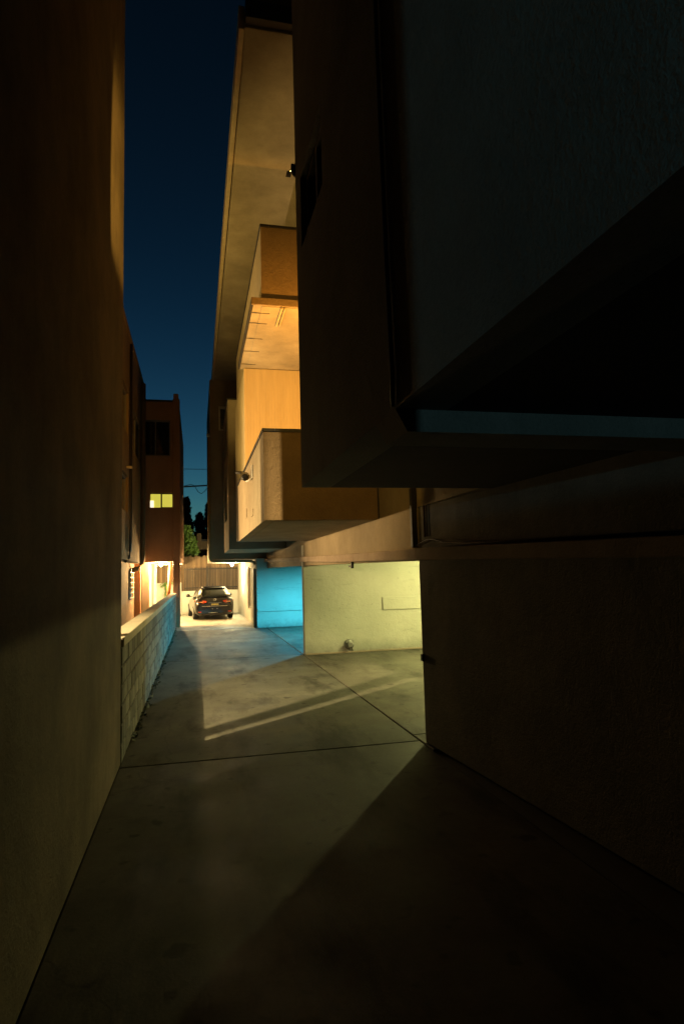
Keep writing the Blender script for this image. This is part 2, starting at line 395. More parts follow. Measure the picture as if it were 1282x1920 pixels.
# patio below
box('column', M['white'], -2.1, -1.78, 25.6, 25.95, 0, 2.5, NB, bev=.02)
box('wall', M['orange'], -3.2, -2.1, 25.253, 25.5, 0, 2.5, NB, bev=.01)
box('wall', M['white'], -2.3, -2.1, 25.96, 33.1, 0, 2.498, NB, bev=0)
box('door_frame', M['whiteframe'], -1.77, -1.66, 27.8, 27.95, 0, 2.5, NB, bev=.01)
tube('brace', M['orange'], [(-.98, 25.5, 2.5), (-1.12, 25.5, .4)], .07, NB, n=4)

# ------------------------------------------------------------------ right apartment building
AB = empty('apartment_building', (2.5, 10, 0), 'cream stucco apartment building with overhanging upper floors and open carport bays', 'building')
xn = lambda y: 2.48 + .073 * max(0, 6.84 - y)          # near ground-floor wall drifts away from the alley axis
# near ground-floor wall
prism('wall', M['greywall'], [(xn(-8), -8), (2.485, 6.84), (2.8, 6.84), (9, 6.4), (9, -8)], 2, 0, 2.03, AB, bev=.014)
prism('wall', M['greywall'], [(xn(-8) + .08, -8), (xn(6.84) + .08, 6.84), (2.557, 7.0), (9, 7.0), (9, -8)], 2, 2.03, 2.659, AB)
# ledge: rises slowly along the facade
led = [(-8, 1.72, 1.86), (2.8, 1.95, 2.075), (6.8, 2.035, 2.17), (8.7, 2.068, 2.195), (11.3, 2.107, 2.24), (13.4, 2.16, 2.285), (19.5, 2.31, 2.41), (23.1, 2.385, 2.47)]
def strip(name, mat, prof, x_in, x_out, parent, bev=0):
    bm = bmesh.new(); rings = []
    for y, z0, z1 in prof: rings.append([bm.verts.new((x, y, z)) for x, z in ((x_out(y), z0), (x_in(y), z0), (x_in(y), z1), (x_out(y), z1))])
    for a, b in zip(rings, rings[1:]):
        for k in range(4): bm.faces.new((a[k], a[(k + 1) % 4], b[(k + 1) % 4], b[k]))
    bm.faces.new(rings[0]); bm.faces.new(rings[-1][::-1])
    if bev:
        bmesh.ops.recalc_face_normals(bm, faces=bm.faces)
        ed = [e for e in bm.edges if all(abs(v.co.x - x_out(v.co.y)) < 1e-4 for v in e.verts)]
        bmesh.ops.bevel(bm, geom=ed, offset=bev, segments=2, affect='EDGES', profile=.5)
    return link(name, mesh(bm), mat, parent)
strip('ledge', M['ledge'], led, lambda y: xn(y) + .3, lambda y: xn(y) - .055, AB, bev=.01)
hdr = [(7.002, 2.03, 2.66), (9, 2.055, 2.66), (14.7, 2.1, 2.66), (23.1, 2.155, 2.66)]
strip('header', M['cream'], hdr, lambda y: 2.8599, lambda y: 2.515, AB)
# upper wall from the ledge to the eaves
wall_x('wall', M['cream'], 2.555, .2, 5.0, 23.15, 2.662, 9.18, [(9.2, 11.0, 2.75, 4.85)], AB, 1)
# balcony door behind the parapet
d = box('door', M['glass'], 2.62, 2.65, 9.25, 10.95, 2.8, 4.8, AB, bev=0)
boxes('frame', M['wframe'], [(2.58, 2.62, 9.2, 9.27, 2.8, 4.82), (2.58, 2.62, 10.93, 11.0, 2.8, 4.82), (2.58, 2.62, 9.27, 10.93, 4.75, 4.82), (2.58, 2.62, 10.07, 10.13, 2.8, 4.75)], d)
# carport bays
box('bay_ceiling', M['bay'], 2.86, 9.0, 7.01, 23.1, 2.6, 2.66, AB, bev=0)
box('bay_back_wall', M['bay'], 9.0, 9.2, 6.4, 23.3, 0, 2.66, AB, bev=0)
part = box('partition', M['bay'], 2.475, 9.0, 14.85, 15.05, 0, 2.598, AB, bev=.015)
pn = box('panel', M['bay'], 4.42, 5.75, 14.815, 14.848, .98, 1.29, part, bev=.006)
boxes('skirting', M['ledge'], [(2.5, 8.9, 14.8, 14.847, 0, .035)], part, bev=.01)
blueb = box('partition', M['bay'], 2.12, 9.0, 23.0, 23.2, 0, 2.52, AB, bev=.012)
box('rail', M['bay'], 2.13, 8.9, 22.955, 22.998, .58, .7, blueb, bev=.008)
box('latch', M['black'], 2.455, 2.484, 6.76, 6.82, .9, .98, AB, bev=.006)
# near upper volume (overhangs the driveway)
XA, ZA = .89, 2.66
wall_x('facade', M['facade'], XA, .25, -8, 5.31, ZA, 12, [(4.15, 5.05, 4.7, 5.33)], AB, 1)
box('soffit', M['shadesoffit'], XA + .25, 9, -8, 5.31, ZA, ZA + .2, AB, bev=0)
box('end_wall', M['facade'], XA + .25, 9, 5.06, 5.31, ZA + .201, 12, AB, bev=0)
w = box('window', M['glass'], XA + .1, XA + .12, 4.15, 5.05, 4.7, 5.33, AB, bev=0)
boxes('frame', M['wframe'], [(XA + .05, XA + .1, 4.15, 4.2, 4.7, 5.33), (XA + .05, XA + .1, 5.0, 5.05, 4.7, 5.33), (XA + .05, XA + .1, 4.2, 5.0, 4.7, 4.75), (XA + .05, XA + .1, 4.2, 5.0, 5.28, 5.33), (XA + .05, XA + .1, 4.58, 4.62, 4.75, 5.28)], w)
prism('soffit_beam', M['facade'], [(XA, ZA), (XA + .055, ZA - .105), (xn(3) + .1, ZA - .105), (xn(3) + .1, ZA)], 1, 2.68, 3.0, AB)
tube('cable', M['black'], [(XA - .012, 2.74, 12), (XA - .012, 2.735, 6), (XA - .012, 2.725, 4.4), (XA - .012, 2.70, 3.4), (XA - .012, 2.67, 2.85), (XA - .012, 2.68, 2.67)], .011, AB, n=6)
lathe('vent_stub', M['black'], [(.05, 0), (.05, .05), (.03, .07)], (XA + .03, 5.31, 5.58), (-.3, 1, 0), AB, n=10)
# lower balcony
bal = boxes('balcony', M['taupe'], [(.912, 2.555, 8.6, 8.75, 2.72, 3.9)], AB)
outer = box('outer_parapet', M['cream'], .91, 1.06, 8.606, 14.05, 2.66, 3.9, bal, bev=.006)
bal2 = boxes('near_parapet', M['taupe'], [(.911, 2.553, 8.59, 8.605, 2.661, 3.9), (1.062, 2.553, 8.605, 8.748, 2.662, 3.898)], bal)
bpy.data.objects.remove(bal, do_unlink=True)
bal = box('balcony', M['soffit'], 1.062, 2.553, 8.75, 14.04, 2.66, 2.8, AB, bev=0)
outer.parent = bal; outer.location = -world_loc(bal); bal2.parent = bal; bal2.location = -world_loc(bal)
boxes('parapet_cap', M['darkcap'], [(.895, 1.075, 8.58, 14.07, 3.902, 3.95), (1.077, 2.553, 8.58, 8.765, 3.902, 3.95)], bal, bev=.004)
box('far_parapet', M['cream'], 1.062, 2.553, 13.9, 14.04, 2.8, 3.9, bal, bev=0)
box('cover_plate', M['cream'], .9, .9095, 10.25, 10.6, 2.89, 3.0, bal, bev=.002)
box('cover_plate', M['cream'], .9, .9095, 11.6, 11.85, 2.98, 3.14, bal, bev=.002)
tube('rail_stub', M['black'], [(.98, 12.7, 3.98), (.78, 12.75, 4.0)], .03, bal)
# siding wall at the end of the balcony, carries the upper balcony
sid = box('siding_wall', M['cream'], 1.04, 2.553, 13.5, 16.9, 2.8, 6.42, AB, bev=0)
n = 23; wd = (2.553 - 1.03) / n
for i in range(n): box('board', M['siding'], 1.03 + i * wd + .0006, 1.03 + (i + 1) * wd - .0006, 13.475, 13.499, 2.81, 6.43, sid, bev=.0012)
# upper balcony
ub = box('balcony', M['soffit'], .95, 2.553, 10.2, 13.62, 6.45, 6.55, AB, bev=.004)
box('outer_parapet', M['cream'], 1.09, 1.22, 10.226, 16.9, 6.552, 7.84, ub, bev=.005)
boxes('near_parapet', M['taupe'], [(1.091, 2.553, 10.21, 10.225, 6.552, 7.84), (1.222, 2.553, 10.225, 10.34, 6.552, 7.838)], ub)
boxes('parapet_cap', M['darkcap'], [(1.075, 1.235, 10.19, 16.92, 7.842, 7.89), (1.237, 2.553, 10.19, 10.36, 7.842, 7.89)], ub, bev=.004)
boxes('edge_strip', M['darkcap'], [(.915, .949, 10.2, 13.62, 6.445, 6.56)], ub, bev=.004)
boxes('drip_edge', M['taupe'], [(.915, 2.553, 10.16, 10.198, 6.44, 6.56)], ub, bev=.004)
box('soffit_panel', M['soffit'], 1.1, 2.553, 10.24, 13.46, 6.437, 6.4495, ub, bev=.003)
for y in (10.5, 10.95, 11.7, 12.4, 13.2): box('strap', M['darkcap'], .95, 1.26, y, y + .014, 6.43, 6.4365, ub, bev=0)
boxes('conduit', M['trim'], [(1.42, 1.45, 10.22, 11.0, 6.41, 6.4365), (1.48, 1.5, 10.22, 10.98, 6.41, 6.4365)], ub)
box('far_soffit', M['cream'], 1.1, 2.553, 13.63, 16.9, 6.425, 6.55, ub, bev=0)
# tall bay box
bay = box('bay_box', M['cream'], .91, 2.553, 18.2, 21.4, 2.66, 7.05, AB, bev=.01)
box('cap', M['darkcap'], .89, 2.553, 18.18, 21.42, 7.052, 7.1, bay, bev=.004)
boxes('window', M['glass'], [(.9, .9095, 19.2, 20.6, 3.6, 4.9), (.9, .9095, 19.2, 20.6, 5.6, 6.6)], bay)
# roof
rf = box('roof', M['soffit'], .66, 3.0, 7.75, 30, 9.2, 9.45, AB, bev=.01)
box('fascia', M['trim'], .58, .658, 7.74, 30, 9.16, 9.5, rf, bev=.01)
box('near_fascia', M['taupe'], .74, 3.0, 7.9, 8.2, 9.452, 10.6, rf, bev=.01)
box('eave_board', M['darkcap'], .662, 3.0, 7.62, 7.748, 9.24, 9.5, rf, bev=.01)
# rear wing over the parking pad
wg = wall_y('wing_wall', M['cream'], 23.2, .2, .5, 2.8, 2.5, 9.19, [(.85, 1.5, 7.3, 8.15)], AB)
boxes('wing_side_wall', M['cream'], [(.5, .7, 23.402, 29.9, 2.5, 9.19)], AB)
box('wing_soffit', M['white'], .702, 2.8, 23.402, 29.9, 2.5, 2.62, AB, bev=0)
w = box('window', M['glass'], .85, 1.5, 23.28, 23.3, 7.3, 8.15, AB, bev=0)
boxes('frame', M['whiteframe'], [(.82, .88, 23.18, 23.28, 7.27, 8.18), (.88, 1.5, 23.18, 23.28, 8.1, 8.18), (.88, 1.5, 23.18, 23.28, 7.27, 7.32)], w)
tube('corner_pipe', M['pipe'], [(.46, 23.14, 7.0), (.46, 23.14, 2.56), (.5, 23.14, 2.47), (.6, 23.14, 2.44), (1.95, 23.14, 2.42), (2.04, 23.14, 2.38), (2.08, 23.14, 2.28)], .05, AB)
tube('gutter_end', M['whiteframe'], [(.46, 23.1, 7.0), (.42, 23.1, 7.1)], .06, AB)
# wall along the parking pad
ww = wall_x('wing_ground_wall', M['white'], 2.1, .2, 23.21, 33.2, 0, 2.498, [(25.3, 27.3, .6, 2.2)], AB, 1)
w = box('window', M['glass'], 2.2, 2.22, 25.3, 27.3, .6, 2.2, AB, bev=0)
boxes('frame', M['whiteframe'], [(2.04, 2.1, 26.1, 26.35, .55, 2.25), (2.12, 2.2, 25.3, 25.4, .6, 2.2)], w)
box('door_jamb', M['trim'], 2.02, 2.1, 23.22, 23.6, 0, 2.15, AB, bev=.01)
# cables and pipes on the facade
tube('cable', M['black'], [(2.545, y, z) for y, z in ((23, 2.48), (18, 2.41), (13.4, 2.305), (11, 2.262), (9.5, 2.235), (9.0, 2.25), (8.6, 2.21), (7.6, 2.2), (7.3, 2.195), (7.02, 2.2))], .01, AB, n=6)
tube('cable', M['black'], [(2.53, 7.05, 2.2), (2.52, 6.9, 2.225), (2.53, 6.7, 2.26), (2.54, 6.5, 2.255), (2.56, 6.2, 2.2), (2.6, 5.6, 2.165), (xn(2) + .06, 2, 2.075)], .009, AB, n=6)
tube('cable', M['black'], [(2.54, 8.58, 3.9), (2.54, 8.57, 2.66), (2.54, 8.5, 2.5), (2.54, 8.46, 2.35), (2.54, 8.55, 2.21)], .011, AB, n=6)
box('downspout', M['black'], 2.48, 2.55, 7.0, 7.075, 2.185, 2.9, AB, bev=.01)
tube('conduit', M['taupe'], [(2.55, 6.78, 2.66), (2.55, 6.78, 2.3)], .012, AB, n=6)
tube('conduit', M['taupe'], [(2.55, 6.7, 2.66), (2.55, 6.7, 2.3)], .012, AB, n=6)
boxes('hanger_bracket', M['black'], [(2.47, 2.51, 10.0, 10.05, 1.98, 2.09), (2.47, 2.51, 10.05, 10.2, 2.0, 2.03)], AB, bev=.004)

# ------------------------------------------------------------------ small things on the walls
sc = empty('security_camera', (.9, 10.5, 3.62), 'small round security camera on the outside of the lower balcony', 'camera')
box('mount', M['whiteframe'], .885, .909, 10.2, 10.32, 3.5, 3.72, sc, bev=.005)
tube('arm', M['whiteframe'], [(.89, 10.26, 3.5), (.85, 10.4, 3.485), (.83, 10.62, 3.5)], .014, sc)
lathe('housing', M['trim'], [(.03, -.06), (.07, -.05), (.08, .02), (.075, .06)], (.82, 10.72, 3.6), (-.35, -1, -.1), sc)
sphere('lens', M['black'], (.81, 10.66, 3.575), .062, sc)
pf = empty('standpipe_outlet', (3.55, 14.8, .2), 'round metal pipe outlet low on the carport partition wall', 'pipe')
lathe('flange', M['metal'], [(.12, 0), (.12, .012), (.07, .02)], (3.55, 14.846, .2), (0, -1, 0), pf)
lathe('body', M['metal'], [(.06, .012), (.06, .12), (.085, .125), (.085, .17), (.05, .18)], (3.55, 14.846, .2), (0, -1, 0), pf)
tube('drain', M['metal'], [(3.6, 14.8, .16), (3.63, 14.78, .05)], .022, pf)

# ------------------------------------------------------------------ lamps
def ceiling_lamp(loc, label, power, col, shade, r=.06, spot=None):
    e = empty('ceiling_lamp', loc, label, 'lamp')
    x, y, z = loc
    lathe('base', M['whiteframe'], [(.09, 0), (.09, -.03), (.06, -.04)], loc, (0, 0, 1), e)
    sphere('globe', shade, (x, y, z - .09), .065, e)
    if spot: lamp(e, (x, y, z - .2), power, col, r, 'SPOT', (x, y, 0), spot[0], spot[1])
    else: lamp(e, (x, y, z - .2), power, col, r)
    return e
YG = (.94, .9, .34); CY = (.07, .66, .95)
by = emit('bulb_yellow', (1, .9, .45), 8)
ceiling_lamp((5.05, 10.6, 2.6), 'dim yellow ceiling lamp in the carport bay with the pipe outlet', 300, YG, by, r=.03, spot=(179, .7))
ceiling_lamp((6.1, 12.2, 2.6), 'bright yellow ceiling lamp deep in the carport bay with the pipe outlet', 420, YG, by, r=.05)
ceiling_lamp((5.0, 18.9, 2.6), 'blue ceiling lamp in the carport bay with the blue wall', 1900, CY, emit('bulb_blue', (.3, .75, 1), 8), spot=(179, .35))
ceiling_lamp((1.6, 29.6, 2.5), 'lit white ceiling lamp above the parked car', 520, (1.0, .84, .45), emit('bulb_white', (1, .95, .85), 40))
ceiling_lamp((-1.36, 25.6, 2.5), 'bright bare bulb under the terracotta building over the patio', 950, (1.0, .62, .24), emit('bulb_warm', (1, .9, .7), 60))
ceiling_lamp((-1.0, 30.2, 2.5), 'unseen fill lamp added behind the terracotta pilaster to brighten the patio wall', 700, (1.0, .74, .34), emit('fill_bulb_warm', (1, .9, .7), 20))  # extra lamp added out of view to brighten the patio's back wall
def wall_lamp(loc, nrm, label, power, col, kind='POINT', aim=None, size=180, r=.06, blend=.15):
    e = empty('wall_lamp', loc, label, 'lamp'); x, y, z = loc
    lathe('back_plate', M['iron'], [(.07, 0), (.07, .02), (.03, .03)], loc, nrm, e)
    c = Vector(loc) + Vector(nrm) * .1
    lathe('bowl', M['iron'], [(.02, -.08), (.07, -.05), (.085, 0), (.08, 0), (.05, -.045)], c, (0, 0, 1), e)
    lamp(e, c + Vector((0, 0, .06)), power, col, r, kind, aim, size, blend); return e
OR = (1.0, .43, .05)
wall_lamp((2.555, 9.1, 4.3), (-1, 0, 0), 'orange wall lamp on the lower balcony, aimed at the siding wall', 1150, OR, 'SPOT', (1.7, 13.4, 5.3), 130, .06, .5)
fl = empty('flood_lamp', (.87, 5.4, 5.58), 'small black floodlight on the far corner of the dark overhanging volume', 'lamp')
lathe('louvre', M['black'], [(.001, .015), (.02, .015), (.02, .019), (.001, .019)], (.868, 5.38, 5.6), (0, 0, 1), fl, n=16)
box('louvre', M['black'], .82, .865, 5.345, 5.43, 5.58, 5.585, fl, bev=0)
boxes('bracket', M['black'], [(.855, .9, 5.312, 5.345, 5.56, 5.64)], fl, bev=.006)
lamp(fl, (.868, 5.38, 5.6), 160, (1.0, .56, .1), .004, 'SPOT', (.75, 8.5, 5.7), 142, .1)
wall_lamp((-2.0, 13.2, 5.2), (1, 0, 0), 'yellow wall lamp high on the side of the terracotta building', 520, (1.0, .66, .17), 'SPOT', (1.09, 13.6, 7.0), 118, .04, .3)
wall_lamp((-2.0, 12.3, 2.6), (1, 0, 0), 'warm wall lamp low on the side of the terracotta building', 1000, (1.0, .66, .29), 'SPOT', (.9, 11.8, 3.6), 100, .05, .5)
# garden post lamp out by the street, left of the driveway mouth: cool light on the near facade
gl = empty('post_lamp', (-4.6, -12.0, 0), 'short post with a cool bowl uplight in the front garden by the street', 'lamp')
tube('post', M['iron'], [(-4.6, -12.0, -.13), (-4.6, -12.0, 2.15)], [.06, .04], gl, n=10)
lathe('bowl', M['iron'], [(.03, -.16), (.13, -.1), (.18, 0), (.165, 0), (.11, -.09)], (-4.6, -12.0, 2.3), (0, 0, 1), gl)
lamp(gl, (-4.6, -12.0, 2.32), 560, (.36, .83, 1.0), .05, 'SPOT', (-4.6, -12.0, 9), 180, .01)
# pole lamp in the side yard: throws the long light over the block wall
pl = empty('pole_lamp', (-5.9, 2.9, 0), 'tall pole lamp in the side yard behind the blank tan wall', 'lamp')
tube('pole', M['metal'], [(-6.1, 2.95, 0), (-6.1, 2.95, 8.9), (-6.0, 2.9, 9.3), (-5.8, 2.9, 9.4)], [.09, .06, .05, .05], pl, n=12)
box('head', M['metal'], -6.05, -5.7, 2.75, 3.1, 9.36, 9.48, pl, bev=.02)
lamp(pl, (-5.88, 2.92, 9.25), 15000, (1.0, .74, .34), .05, 'SPOT', (.6, 8.3, 0), 44, .9)
up = empty('utility_post', (-3.0, 5.43, 0), 'round timber post in the side yard', 'post')
tube('post', M['bark'], [(-3.0, 5.42, 0), (-3.0, 5.42, 7.5)], .075, up, n=8)

# ------------------------------------------------------------------ fences at the back
RW = empty('rear_wall', (.7, 33.3, 0), 'low pale block wall behind the parked car', 'wall')
box('wall', M['white'], -.75, 2.09, 33.2, 33.4, 0, 1.18, RW, bev=.01)
box('wall', M['white'], -4.5, -.76, 33.2, 33.4, 0, 1.62, RW, bev=.01)
IF = empty('picket_fence', (.7, 33.25, 1.18), 'dark iron picket fence on the low wall behind the car', 'fence')
for z in (1.3, 2.26): box('rail', M['iron'], -.62, 2.08, 33.26, 33.3, z, z + .05, IF, bev=.004)
x = -.6
while x < 2.07:
    box('picket', M['iron'], x, x + .028, 33.23, 33.258, 1.185, 2.36, IF, bev=0); x += .078
box('post', M['iron'], .5, .56, 33.24, 33.3, 1.182, 2.42, IF, bev=.004)
WF = empty('board_fence', (.7, 33.6, 0), 'weathered wooden board fence behind the iron pickets', 'fence')
x = -4.4
while x < 3.0:
    w_ = random.uniform(.12, .15); h = 2.95 + random.uniform(-.05, .05)
    box('board', M['wood'], x, x + w_ - .008, 33.6 + random.uniform(0, .012), 33.63, .3, h, WF, bev=.003); x += w_
for z in (.7, 2.4): box('rail', M['wood'], -4.4, 3.0, 33.64, 33.72, z, z + .09, WF, bev=0)

# ------------------------------------------------------------------ plants
def leaves(bm, cs, n, size):
    for _ in range(n):
        c, r = random.choice(cs); v = Vector((random.gauss(0, 1), random.gauss(0, 1), random.gauss(0, 1))).normalized() * (random.random() ** .4)
        p = Vector(c) + Vector((v.x * r[0], v.y * r[1], v.z * r[2]))
        s = size * random.uniform(.6, 1.3); q = Vector((random.uniform(-1, 1), random.uniform(-1, 1), random.uniform(-1, .6))).normalized()
        u = q.orthogonal().normalized(); w = q.cross(u)
        f = [p - u * s * .5, p + w * s * .3, p + u * s * .6, p - w * s * .3]
        bm.faces.new([bm.verts.new(a) for a in f])
def tree(name, label, cat, base, trunk_top, clumps, n, size, mat, tr=.06, group=None):
    e = empty(name, base, label, cat, group)
    b = Vector(base); tt = Vector(trunk_top); bm = bmesh.new()
    add_tube(bm, [b, b.lerp(tt, .5) + Vector((random.uniform(-.1, .1), 0, 0)), tt], [tr, tr * .75, tr * .5])
    for c, r in clumps: add_tube(bm, [b.lerp(tt, .7), (b.lerp(tt, .8) + Vector(c)) / 2 + Vector((0, 0, .05)), Vector(c)], [tr * .5, tr * .3, tr * .12], 6)
    link('trunk', mesh(bm), M['bark'], e)
    bm = bmesh.new(); leaves(bm, clumps, n, size); me = bpy.data.meshes.new('crown'); bm.to_mesh(me); bm.free()
    link('crown', me, mat, e); return e
cl = [((-.9 + random.uniform(-.5, .6), 34.6 + random.uniform(-.5, .4), 3.2 + random.uniform(-.5, 1.1)), (.38, .4, .32)) for _ in range(14)] + [((-.35, 34.3, 3.1), (.35, .3, .4)), ((-.25, 34.4, 3.7), (.3, .3, .35)), ((-.05, 34.3, 3.2), (.22, .3, .3)), ((-.6, 34.2, 4.2), (.3, .3, .3)), ((-.45, 34.0, 3.6), (.35, .3, .4)), ((-.2, 34.0, 3.35), (.3, .25, .35)), ((-.5, 34.1, 4.45), (.2, .2, .25))]
tree('leafy_bush', 'bright green leafy bush rising above the wooden fence', 'bush', (-.9, 34.6, -.13), (-.8, 34.6, 3.2), cl, 3600, .15, M['leaf'])
def dark_tree(x, y, h, w, label):
    cs = []
    for k in range(12):
        f = k / 11; rr = w * (1 - .75 * f) + .25
        cs.append(((x + random.uniform(-.45, .45) * w * (1 - f), y + random.uniform(-.5, .5), h * (.35 + .62 * f)), (rr * .6, rr * .6, h * .07)))
    tree('dark_tree', label, 'tree', (x, y, -.13), (x, y, h * .9), cs, 2600, .3, M['darkleaf'], .16, 'trees far behind the fence')
dark_tree(-.9, 58, 8.8, 1.5, 'tallest pointed dark tree against the sky beyond the fence')
dark_tree(1.2, 60, 8.6, 1.6, 'dark tree beside the tallest one, half hidden by the rear wing')
dark_tree(-2.6, 57, 8.0, 1.8, 'rounded dark tree half hidden by the terracotta building')
dark_tree(.25, 56, 7.2, 1.2, 'lowest dark tree between two taller ones beyond the fence')
vn = empty('patio_vine', (-1.55, 33.1, 1.0), 'thin green vine hanging on the pale patio wall', 'vine')
tube('stem', M['bark'], [(-1.6, 33.15, 1.62), (-1.5, 33.13, 1.2), (-1.52, 33.13, .7)], .012, vn, n=5)
bm = bmesh.new(); leaves(bm, [((-1.6, 33.1, 1.5), (.22, .06, .15)), ((-1.5, 33.1, 1.2), (.12, .05, .3)), ((-1.3, 33.1, 1.6), (.3, .06, .06)), ((-1.5, 33.1, .85), (.06, .05, .2))], 320, .07)
me = bpy.data.meshes.new('foliage'); bm.to_mesh(me); bm.free(); link('foliage', me, M['leaf'], vn)
bm = bmesh.new()
for _ in range(420):
    y = 8 + 16 * random.random() ** 1.3; p = Vector((-.755 + abs(random.gauss(0, .035)), y + random.gauss(0, .05), random.random() * .05)); s_ = random.uniform(.012, .04)
    q = Vector((random.uniform(-1, 1), random.uniform(-1, 1), random.uniform(.2, 1))).normalized(); u = q.orthogonal().normalized(); w_ = q.cross(u)
    bm.faces.new([bm.verts.new(a) for a in (p - u * s_, p + w_ * s_ * .5, p + u * s_, p - w_ * s_ * .5)])
me = bpy.data.meshes.new('leaf_litter'); bm.to_mesh(me); bm.free()
tag(link('leaf_litter', me, M['darkleaf']), 'dry leaf litter along the foot of the block wall', 'leaves', kind='stuff')
sh = empty('garden_shed', (1.2, 36.5, 0), 'small grey outbuilding behind the fence beside the bush', 'shed')
box('wall', M['taupe'], .05, 3.5, 36.5, 39, 0, 3.9, sh, bev=.01); box('roof', M['darkcap'], 0, 3.6, 36.4, 39.1, 3.902, 4.0, sh, bev=.01)
box('flue', M['taupe'], .02, .28, 36.3, 36.49, 3.2, 4.35, sh, bev=.01)

# ------------------------------------------------------------------ overhead wires
def wire(label, pts, r):
    bm = bmesh.new(); add_tube(bm, pts, r, 6); o = link('overhead_wire', mesh(bm), M['black']); tag(o, label, 'wire'); return o
wire('thin overhead wire crossing the sky, above the thick cable', [(-9, 40, 8.75), (-.1, 40, 8.63), (9, 40, 8.7)], .018)
wire('thick overhead cable crossing the sky between the buildings', [(-9, 40, 7.3), (-.9, 40, 7.5), (.66, 40, 7.6), (9, 40, 7.8)], .05)
wire('loose thin wire drooping under the thick overhead cable', [(-.9, 39.9, 7.5), (-.3, 39.9, 7.66), (-.1, 39.9, 7.55), (.1, 39.9, 7.2), (.3, 39.9, 7.06), (.5, 39.9, 7.2), (.75, 39.9, 7.5)], .02)

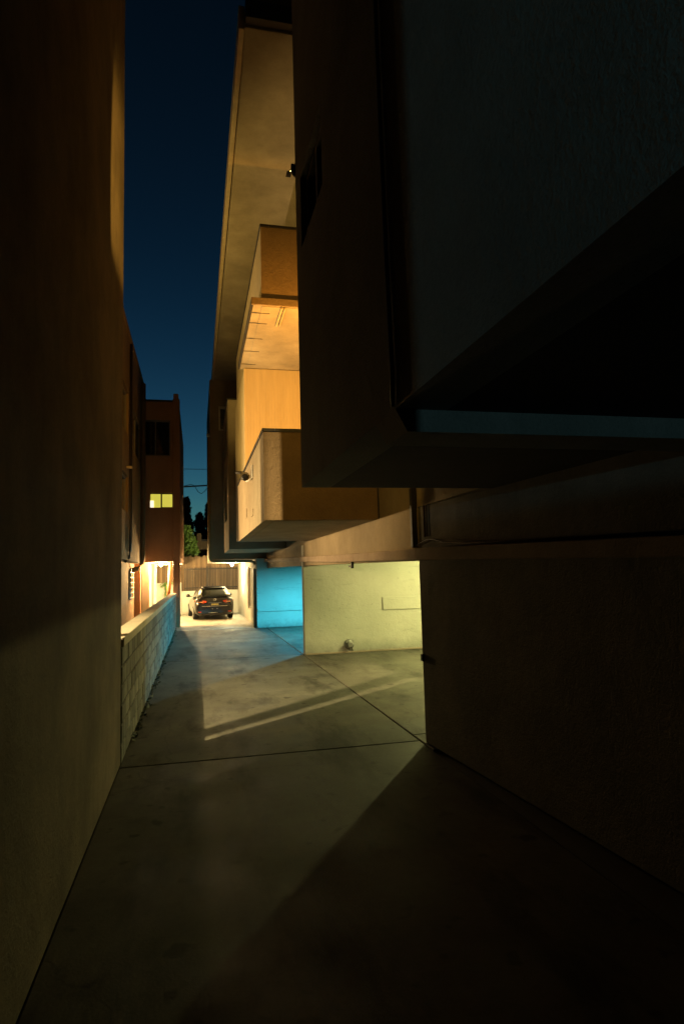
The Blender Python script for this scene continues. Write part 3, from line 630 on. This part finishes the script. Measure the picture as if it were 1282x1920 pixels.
# ------------------------------------------------------------------ parked car
def car():
    e = empty('parked_car', (.77, 28.2, 0), 'glossy black hatchback parked with its tail towards the driveway', 'car')
    paint, t, b = new_mat('black_car_paint')
    p = scaled_pos(t, (1, 1, 1)); t.links.new(ramp(t, noise(t, p, 3, 3), [(.3, (.008, .008, .009)), (.7, (.014, .014, .014))]), b.inputs['Base Color'])
    b.inputs['Roughness'].default_value = .2; b.inputs['Coat Weight'].default_value = .6; b.inputs['Coat Roughness'].default_value = .04
    chrome = plain('chrome', (.7, .7, .68), .15, 1.0); red = plain('tail_lamp_red', (.42, .05, .02), .15)
    amber = plain('tail_lamp_clear', (.5, .22, .1), .15); tyre = plain('tyre', (.012, .012, .012), .8)
    glass = glassmat('car_glass', (.012, .015, .013), .03); plate = plain('plate', (.26, .22, .07), .5); silver = plain('roof_paint', (.012, .012, .012), .2)
    def loft(name, mat, rings, close=True, sub=2):
        bm = bmesh.new(); R = []
        for y, half in rings:
            pts = [(-x, z) for x, z in half[::-1] if x > 1e-6] + [(x, z) for x, z in half]
            R.append([bm.verts.new((x, y, z)) for x, z in pts])
        for a, c in zip(R, R[1:]):
            for k in range(len(a) - 1): bm.faces.new((a[k], a[k + 1], c[k + 1], c[k]))
        if close: bm.faces.new(R[0]); bm.faces.new(R[-1][::-1])
        for f in bm.faces: f.smooth = True
        o = link(name, mesh(bm), mat, e)
        o.location = (0, 0, 0)
        if sub: m = o.modifiers.new('smooth', 'SUBSURF'); m.levels = sub; m.render_levels = sub
        return o
    # half sections from the top centre line, out and round to the sill (x, z)
    def sec(w, zt, zs, zb, crown=.04): return [(0, zt), (w * .55, zt - .005), (w * .88, zt - crown), (w * .98, zs), (w, zs - .14), (w * .985, zb + .16), (w * .9, zb), (w * .5, zb - .01)]
    loft('body', paint, [
        (.02, sec(.62, .62, .5, .34)), (.0, sec(.74, .70, .55, .27)), (.03, sec(.80, .80, .66, .24)), (.09, sec(.83, .93, .78, .22)),
        (.16, sec(.85, 1.0, .84, .2)), (.5, sec(.875, .99, .86, .19)), (1.2, sec(.88, .96, .86, .18)), (2.6, sec(.88, .94, .84, .18)), (3.2, sec(.87, .92, .8, .18)),
        (3.9, sec(.84, .8, .68, .2)), (4.2, sec(.74, .66, .55, .24)), (4.3, sec(.6, .55, .48, .3))], sub=2)
    def cab(w0, zt, w1, zb): return [(0, zt), (w0 * .6, zt - .006), (w0 * .93, zt - .03), (w0, zt - .075), ((w0 + w1) / 2 + .015, (zt + zb) / 2), (w1, zb)]
    loft('roof', paint, [(.62, cab(.51, 1.36, .71, .95)), (.72, cab(.52, 1.43, .72, .95)), (1.2, cab(.55, 1.465, .75, .95)), (1.9, cab(.55, 1.455, .76, .93)), (2.3, cab(.58, 1.40, .78, .92)), (3.0, cab(.55, 1.0, .76, .9))], sub=2)
    # tailgate glass with its surround
    def quad(name, mat, pts, th=.012, bow=.04, n=8):
        """bowed panel: pts = lower half-width, y, z ; upper half-width, y, z"""
        (w0, y0, z0), (w1, y1, z1) = pts; bm = bmesh.new(); rows = []
        for j in range(5):
            f = j / 4; w = w0 + (w1 - w0) * f; row = []
            for i in range(n + 1):
                s = i / n * 2 - 1; row.append(bm.verts.new((s * w, y0 + (y1 - y0) * f + bow * s * s, z0 + (z1 - z0) * f + .012 * math.sin(f * math.pi))))
            rows.append(row)
        for a, c in zip(rows, rows[1:]):
            for i in range(n): f = bm.faces.new((a[i], a[i + 1], c[i + 1], c[i])); f.smooth = True
        o = link(name, mesh(bm), mat, e); o.location = (0, 0, 0)
        m = o.modifiers.new('thick', 'SOLIDIFY'); m.thickness = th; return o
    tg = quad('tailgate', paint, ((.73, .12, .98), (.53, .6, 1.42)), bow=.03)
    rg = quad('rear_window', glass, ((.66, .1, 1.0), (.49, .535, 1.375)), bow=.02)
    quad('spoiler', paint, ((.5, .44, 1.385), (.52, .72, 1.455)), th=.03, bow=.06)
    quad('tailgate_crease', chrome, ((.62, -.035, .585), (.62, -.035, .6)), th=.006, bow=.06)
    def part(name, mat, bxs, bev=.01, parent=e):
        bm = bmesh.new()
        for bx_ in bxs: add_box(bm, *bx_, bev=bev)
        o = link(name, mesh(bm), mat); o.parent = parent; o.location = (0, 0, 0); return o
    for s in (-1, 1):
        bm = bmesh.new()
        pr = [(.36, .83), (.36, .78), (.5, .72), (.80, .71), (.86, .84), (.72, .86)]
        A = [bm.verts.new((s * x, .03 + .19 * max(0, (x - .45) / .4) ** 2 - .05 + (z - .7) * .25, z)) for x, z in pr]; B = [bm.verts.new((v.co.x * .98, v.co.y + .1, v.co.z)) for v in A]
        bm.faces.new(A); bm.faces.new(B)
        for i in range(len(A)): bm.faces.new((A[i], A[(i + 1) % len(A)], B[(i + 1) % len(A)], B[i]))
        tl = link('tail_lamp', mesh(bm), red, e); tl.location = (0, 0, 0)
        part('lens', amber, [(s * .58 - .1, s * .58 + .1, -.022, .0, .765, .8)], .006, tl)
        part('reflector', red, [(s * .64 - .07, s * .64 + .07, -.012, .06, .335, .375)])
        bm = bmesh.new(); bmesh.ops.create_uvsphere(bm, u_segments=14, v_segments=8, radius=1)
        for v in bm.verts: v.co = Vector((s * .97 + v.co.x * .105, 2.35 + v.co.y * .06, 1.02 + v.co.z * .075))
        mr = link('mirror', mesh(bm), paint, e); mr.location = (0, 0, 0)
        part('arm', paint, [(s * .85 - .06, s * .85 + .06, 2.33, 2.37, .95, .99)], .006, mr)
        for yy in (.78, 3.42):
            bm = bmesh.new(); add_tube(bm, [(s * .66, yy, .315), (s * .70, yy, .315), (s * .85, yy, .315), (s * .87, yy, .315)], [.28, .312, .312, .28], 24)
            wh = link('wheel', mesh(bm), tyre, e); wh.location = (0, 0, 0)
            bm = bmesh.new(); add_tube(bm, [(s * .8, yy, .315), (s * .876, yy, .315)], [.2, .19], 20)
            rm = link('rim', mesh(bm), chrome, wh); rm.location = (0, 0, 0)
    pt = part('number_plate', M['black'], [(-.17, .17, -.03, .02, .62, .72)])
    part('plate_face', plate, [(-.155, .155, -.034, -.029, .632, .708)], .002, pt)
    part('plate_garnish', chrome, [(-.3, .3, -.02, .02, .735, .75)])
    part('bumper_insert', M['black'], [(-.5, .5, .01, .1, .22, .3)])
    for s in (-1, 1): part('exhaust_trim', chrome, [(s * .1 - .03, s * .1 + .03, .0, .02, .47, .49)])
    bm = bmesh.new(); add_tube(bm, [(.065 * math.cos(a), .035, .87 + .045 * math.sin(a)) for a in [k * math.pi / 8 for k in range(17)]], .009, 6, False)
    add_tube(bm, [(-.01, .03, .905), (-.025, .03, .86), (.05, .03, .85)], .008, 6)
    o = link('badge', mesh(bm), chrome, e); o.location = (0, 0, 0)
    bm = bmesh.new(); add_tube(bm, [(0, .9, 1.45), (0, .75, 1.58)], .006, 5); o = link('antenna', mesh(bm), M['black'], e); o.location = (0, 0, 0)
    e.rotation_euler = (0, 0, math.radians(5)); e.location.z = .006
    return e
car()
